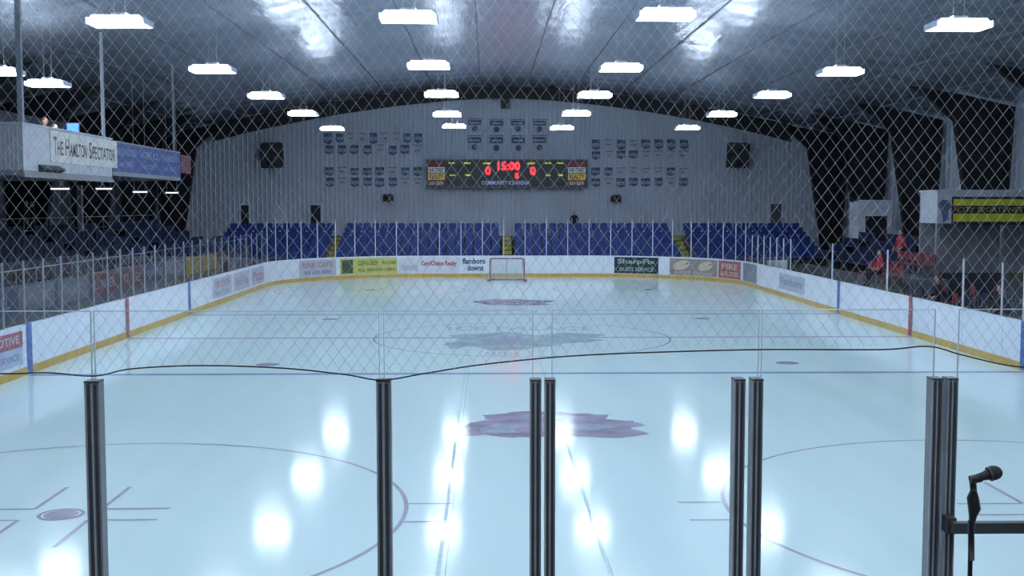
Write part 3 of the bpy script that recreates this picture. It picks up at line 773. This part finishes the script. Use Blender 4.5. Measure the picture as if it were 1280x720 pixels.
for x0_, x1_ in ((560, 572), (578, 592), (680, 690), (695, 706)):
    for ya, yb in ((207, 213), (222, 228)): b.box(sx(x0_), sx(x1_), y+.005, YS, sz(yb), sz(ya), SG)
text_y(b, "COMMUNITY ICE ARENA", sx(602), sx(662), sz(231), sz(226), y, SB, .02)
b.build("displays", e)

# ------------------------------------------------------------ wall banners
def banners(x0, x1, n, y0, y1, big=False):
    b = B(); yy = 74.90; rb = random.Random(int(x0+y0))
    for i in range(n):
        a = x0+(x1-x0)*(i+.16)/n+rb.uniform(-1, 1); c = x0+(x1-x0)*(i+.84)/n
        X0_, X1_ = sx(a, yy), sx(c, yy); Z0, Z1 = sz(y1+rb.uniform(-1, 1), yy), sz(y0+rb.uniform(-.8, .8), yy); h = Z1-Z0; xm = (X0_+X1_)/2
        b.prism([(X0_, Z1), (X0_, Z0+h*.2), (xm, Z0), (X1_, Z0+h*.2), (X1_, Z1)], 'y', yy, yy+.02, BANW if big else (BANB if rb.random() < .6 else BANW))
        if big:
            b.box(X0_+.04, X1_-.04, yy-.01, yy, Z0+h*.6, Z0+h*.92, BANB); b.ball((xm, yy-.01, Z0+h*.36), (.2, .02, .2), BANB); b.box(X0_+.15, X1_-.15, yy-.015, yy-.01, Z0+h*.7, Z0+h*.78, BANW)
        else:
            b.box(X0_+.05, X1_-.05, yy-.01, yy, Z0+h*.36, Z0+h*.66, BANW); b.box(X0_+.12, X1_-.12, yy-.015, yy-.01, Z0+h*.44, Z0+h*.54, BANB)
        b.tube([(X0_, yy, Z1), (X1_, yy, Z1)], .02, BLK2, 6)
    b.build("pennant_banners")
banners(404, 530, 9, 167, 180); banners(404, 530, 8, 182, 194); banners(737, 862, 8, 175, 187); banners(737, 862, 8, 189, 199)
banners(404, 530, 8, 210, 220); banners(404, 530, 8, 223, 234); banners(737, 862, 8, 210, 220); banners(737, 862, 8, 223, 234)
banners(580, 688, 4, 149, 168, True); banners(580, 688, 4, 170, 193, True)
def speaker(px, py, w, h):
    p = on_y(px, py, 74.0); e = empty("loudspeaker"); b = B(); s_ = w/F*74/2; t = h/F*74/2
    M = Matrix.Translation(p) @ Matrix.Rotation(math.radians(12), 4, 'X') @ Matrix.Rotation(math.radians(8 if px < 640 else -8), 4, 'Z')
    b.prism([(-s_, -.3), (s_, -.3), (s_*.75, .3), (-s_*.75, .3)], 'z', -t, t, BLK2, M)
    b.box(-s_*.9, s_*.9, -.32, -.30, -t*.92, t*.92, BLACK, M); b.ball(M @ Vector((0, -.32, -t*.35)), (s_*.55, .05, s_*.55), BLACK); b.ball(M @ Vector((0, -.32, t*.5)), (s_*.3, .05, s_*.3), BLACK)
    b.tube([M @ Vector((0, .3, 0)), (p.x, 74.93, p.z)], .05, ALU, 8); b.build("cabinet", e)
speaker(340, 194, 28, 30); speaker(922, 194, 28, 30); speaker(485, 247, 13, 7); speaker(770, 248, 13, 7); speaker(631, 129, 11, 12)
def fdoor(px0, px1, ztop, nm, m):
    X0_, X1_ = on_y(px0, 270, 74.9).x, on_y(px1, 270, 74.9).x; b = B(); b.box(X0_, X1_, 74.93, 74.96, 2.11, ztop, m)
    for X in (X0_, X1_): b.box(X-.06, X+.06, 74.925, 74.96, 2.11, ztop+.06, POSTW)
    b.box(X0_, X1_, 74.925, 74.96, ztop, ztop+.08, POSTW); b.build(nm)
fdoor(343, 356, 4.1, "door_1", WALLR); fdoor(387, 402, 4.1, "door_2", BLK2); fdoor(962, 978, 4.2, "door_3", WALLL); fdoor(300, 312, 4.1, "door_4", BLK2)
def poster(px0, px1, py0, py1, cols):
    X = XW-.06; a = on_x(px1, py0, X); c = on_x(px0, py1, X); y0_, y1_ = min(a.y, c.y), max(a.y, c.y); z0_, z1_ = min(a.z, c.z), max(a.z, c.z)
    b = B(); b.box(X-.03, X, y0_, y1_, z0_, z1_, cols[0]); b.box(X-.04, X-.03, y0_+.15, y1_-.15, z0_+.15, z1_-.15, cols[1]); b.ball((X-.04, (y0_+y1_)/2, z0_*.45+z1_*.55), (.02, .35, .35), cols[2]); b.box(X-.05, X-.04, y0_+.4, y1_-.4, z0_+.2, z0_*.55+z1_*.45, cols[2]); b.build("framed_poster")
poster(1217, 1239, 158, 204, (BLK2, BANW, BANB)); poster(1052, 1064, 190, 225, (BANB, adm("maroon", 0), BANB))

# ------------------------------------------------------------ people
SK = mat("skin", (0.45, 0.27, 0.20), 0.6); HR = mat("hair_dark", (0.03, 0.02, 0.015), 0.8); EYE = mat("eye_dark", (0.02, 0.02, 0.02), 0.3)
def person(loc, rot, H, shirt, pants, seated=False, bend=0.0):
    k = H/1.75
    V = []; Ed = []; Rd = []
    def add(p, r, par=None):
        V.append(Vector(p)*k); Rd.append(r*k)
        if par is not None: Ed.append((par, len(V)-1))
        return len(V)-1
    pel = add((0, 0, .95), .15); ab = add((0, -.01, 1.1), .135, pel); ch = add((0, .0, 1.32), .16, ab); nb = add((0, .01, 1.46), .085, ch); nk = add((0, 0, 1.53), .055, nb)
    for sx_ in (-1, 1):
        sh = add((sx_*.19, 0, 1.42), .07, ch); el = add((sx_*.27, .03, 1.14), .048, sh)
        wr = add((sx_*(.25-bend*.1), -.10-bend*.12, .90+bend*.22), .032, el); pm = add((sx_*(.24-bend*.12), -.13-bend*.16, .84+bend*.24), .035, wr)
        for f in range(4):
            f1 = add((sx_*(.24-bend*.12)+(f-1.5)*.018, -.15-bend*.2, .79+bend*.24), .009, pm); add((sx_*(.24-bend*.12)+(f-1.5)*.017, -.145-bend*.24, .745+bend*.22+(.01 if f in (0, 3) else 0)), .007, f1)
        add((sx_*(.20-bend*.12), -.16-bend*.16, .82+bend*.24), .010, pm)
        hp = add((sx_*.10, 0, .88), .11, pel)
        if seated: kn = add((sx_*.13, -.42, .88), .07, hp); an = add((sx_*.13, -.44, .42), .045, kn); to = add((sx_*.13, -.60, .36), .04, an)
        else: kn = add((sx_*.12, -.02, .50), .068, hp); an = add((sx_*.13, .02, .09), .045, kn); to = add((sx_*.14, -.15, .04), .04, an)
    me = bpy.data.meshes.new("p"); me.from_pydata(V, Ed, []); o = bpy.data.objects.new("p", me); sc.collection.objects.link(o)
    md = o.modifiers.new("s", 'SKIN')
    for i, r in enumerate(Rd): me.skin_vertices[0].data[i].radius = (r, r*.8 if i < 4 else r)
    me.skin_vertices[0].data[0].use_root = True
    sb = o.modifiers.new("u", 'SUBSURF'); sb.levels = 1; sb.render_levels = 1
    dg = bpy.context.evaluated_depsgraph_get(); dg.update(); em = bpy.data.meshes.new_from_object(o.evaluated_get(dg))
    b = B(); b.v = [tuple(v.co) for v in em.vertices]
    ms = [b.mi(shirt), b.mi(pants), b.mi(SK), b.mi(BLK2)]
    for p in em.polygons:
        c = p.center/k; b.f.append(tuple(p.vertices))
        if c.z > 1.50: mi_ = 2
        elif abs(c.x) > .1 and c.y < -.09-bend*.1 and c.z < .93+bend*.3 and (not seated or c.z > .96) and c.z > .7: mi_ = 2
        elif c.z > .97 or (abs(c.x) > .19 and c.z > .8 and not seated): mi_ = 0
        elif c.z < (.46 if seated else .13): mi_ = 3
        else: mi_ = 1
        b.m.append(ms[mi_])
    bpy.data.objects.remove(o); bpy.data.meshes.remove(me)
    hz = 1.635*k
    b.ball((0, -.01*k, hz), (.076*k, .095*k, .115*k), SK, None, 16, 12); b.ball((0, .018*k, hz+.03*k), (.084*k, .093*k, .100*k), HR, None, 16, 10)
    b.ball((0, -.108*k, hz-.012*k), (.013*k, .02*k, .022*k), SK); b.ball((0, -.094*k, hz-.055*k), (.025*k, .01*k, .007*k), adm("ketchup", 0))
    for sx_ in (-1, 1): b.ball((sx_*.03*k, -.093*k, hz), (.011*k, .008*k, .007*k), EYE); b.ball((sx_*.078*k, 0, hz-.005*k), (.012*k, .02*k, .03*k), SK)
    ob = b.build("person_seated" if seated else "person_standing", None, True)
    ob.location = loc; ob.rotation_euler = (0, 0, rot)
    return ob
DJ = mat("jacket_black", (0.015, 0.015, 0.02), 0.8); NJ = mat("jacket_navy", (0.02, 0.03, 0.09), 0.8); RJ = mat("jacket_red", (0.38, 0.03, 0.05), 0.7); JN = mat("trousers_dark", (0.02, 0.025, 0.04), 0.8)
p = on_y(27, 300, 48); person((max(p.x, -20.1), 48, 2.54), 1.2, 1.75, DJ, JN, bend=.5)
p = on_y(42, 300, 48.3); person((max(p.x, -20.1), 48.3, 2.54), -.9, 1.7, DJ, JN)
p = on_y(66, 150, 36.6); person((p.x-.25, 36.6, 5.1), 1.3, 1.72, DJ, JN, bend=.8)
p = on_y(80, 150, 38.2); person((p.x-.3, 38.2, 5.1), 1.1, 1.62, NJ, JN, bend=.8)
person((on_y(718, 280, 73.4).x, 73.4, 2.11), 0.1, 1.6, DJ, JN, bend=.4)
person((on_y(1126, 300, 45.3).x, 45.3, 1.4), -1.2, 1.7, RJ, JN, bend=.6)
person((13.8, 43.18, 1.48-.78), -math.pi/2, 1.7, RJ, JN, seated=True, bend=.6)
for y_ in (31.8, 36.3): person((13.3, y_, 0.93-.78), -math.pi/2, 1.7, DJ, JN, seated=True, bend=.7)

w = bpy.data.worlds.new("world"); sc.world = w; w.use_nodes = True
w.node_tree.nodes['Background'].inputs[0].default_value = (0.03, 0.04, 0.06, 1); w.node_tree.nodes['Background'].inputs[1].default_value = 0.2
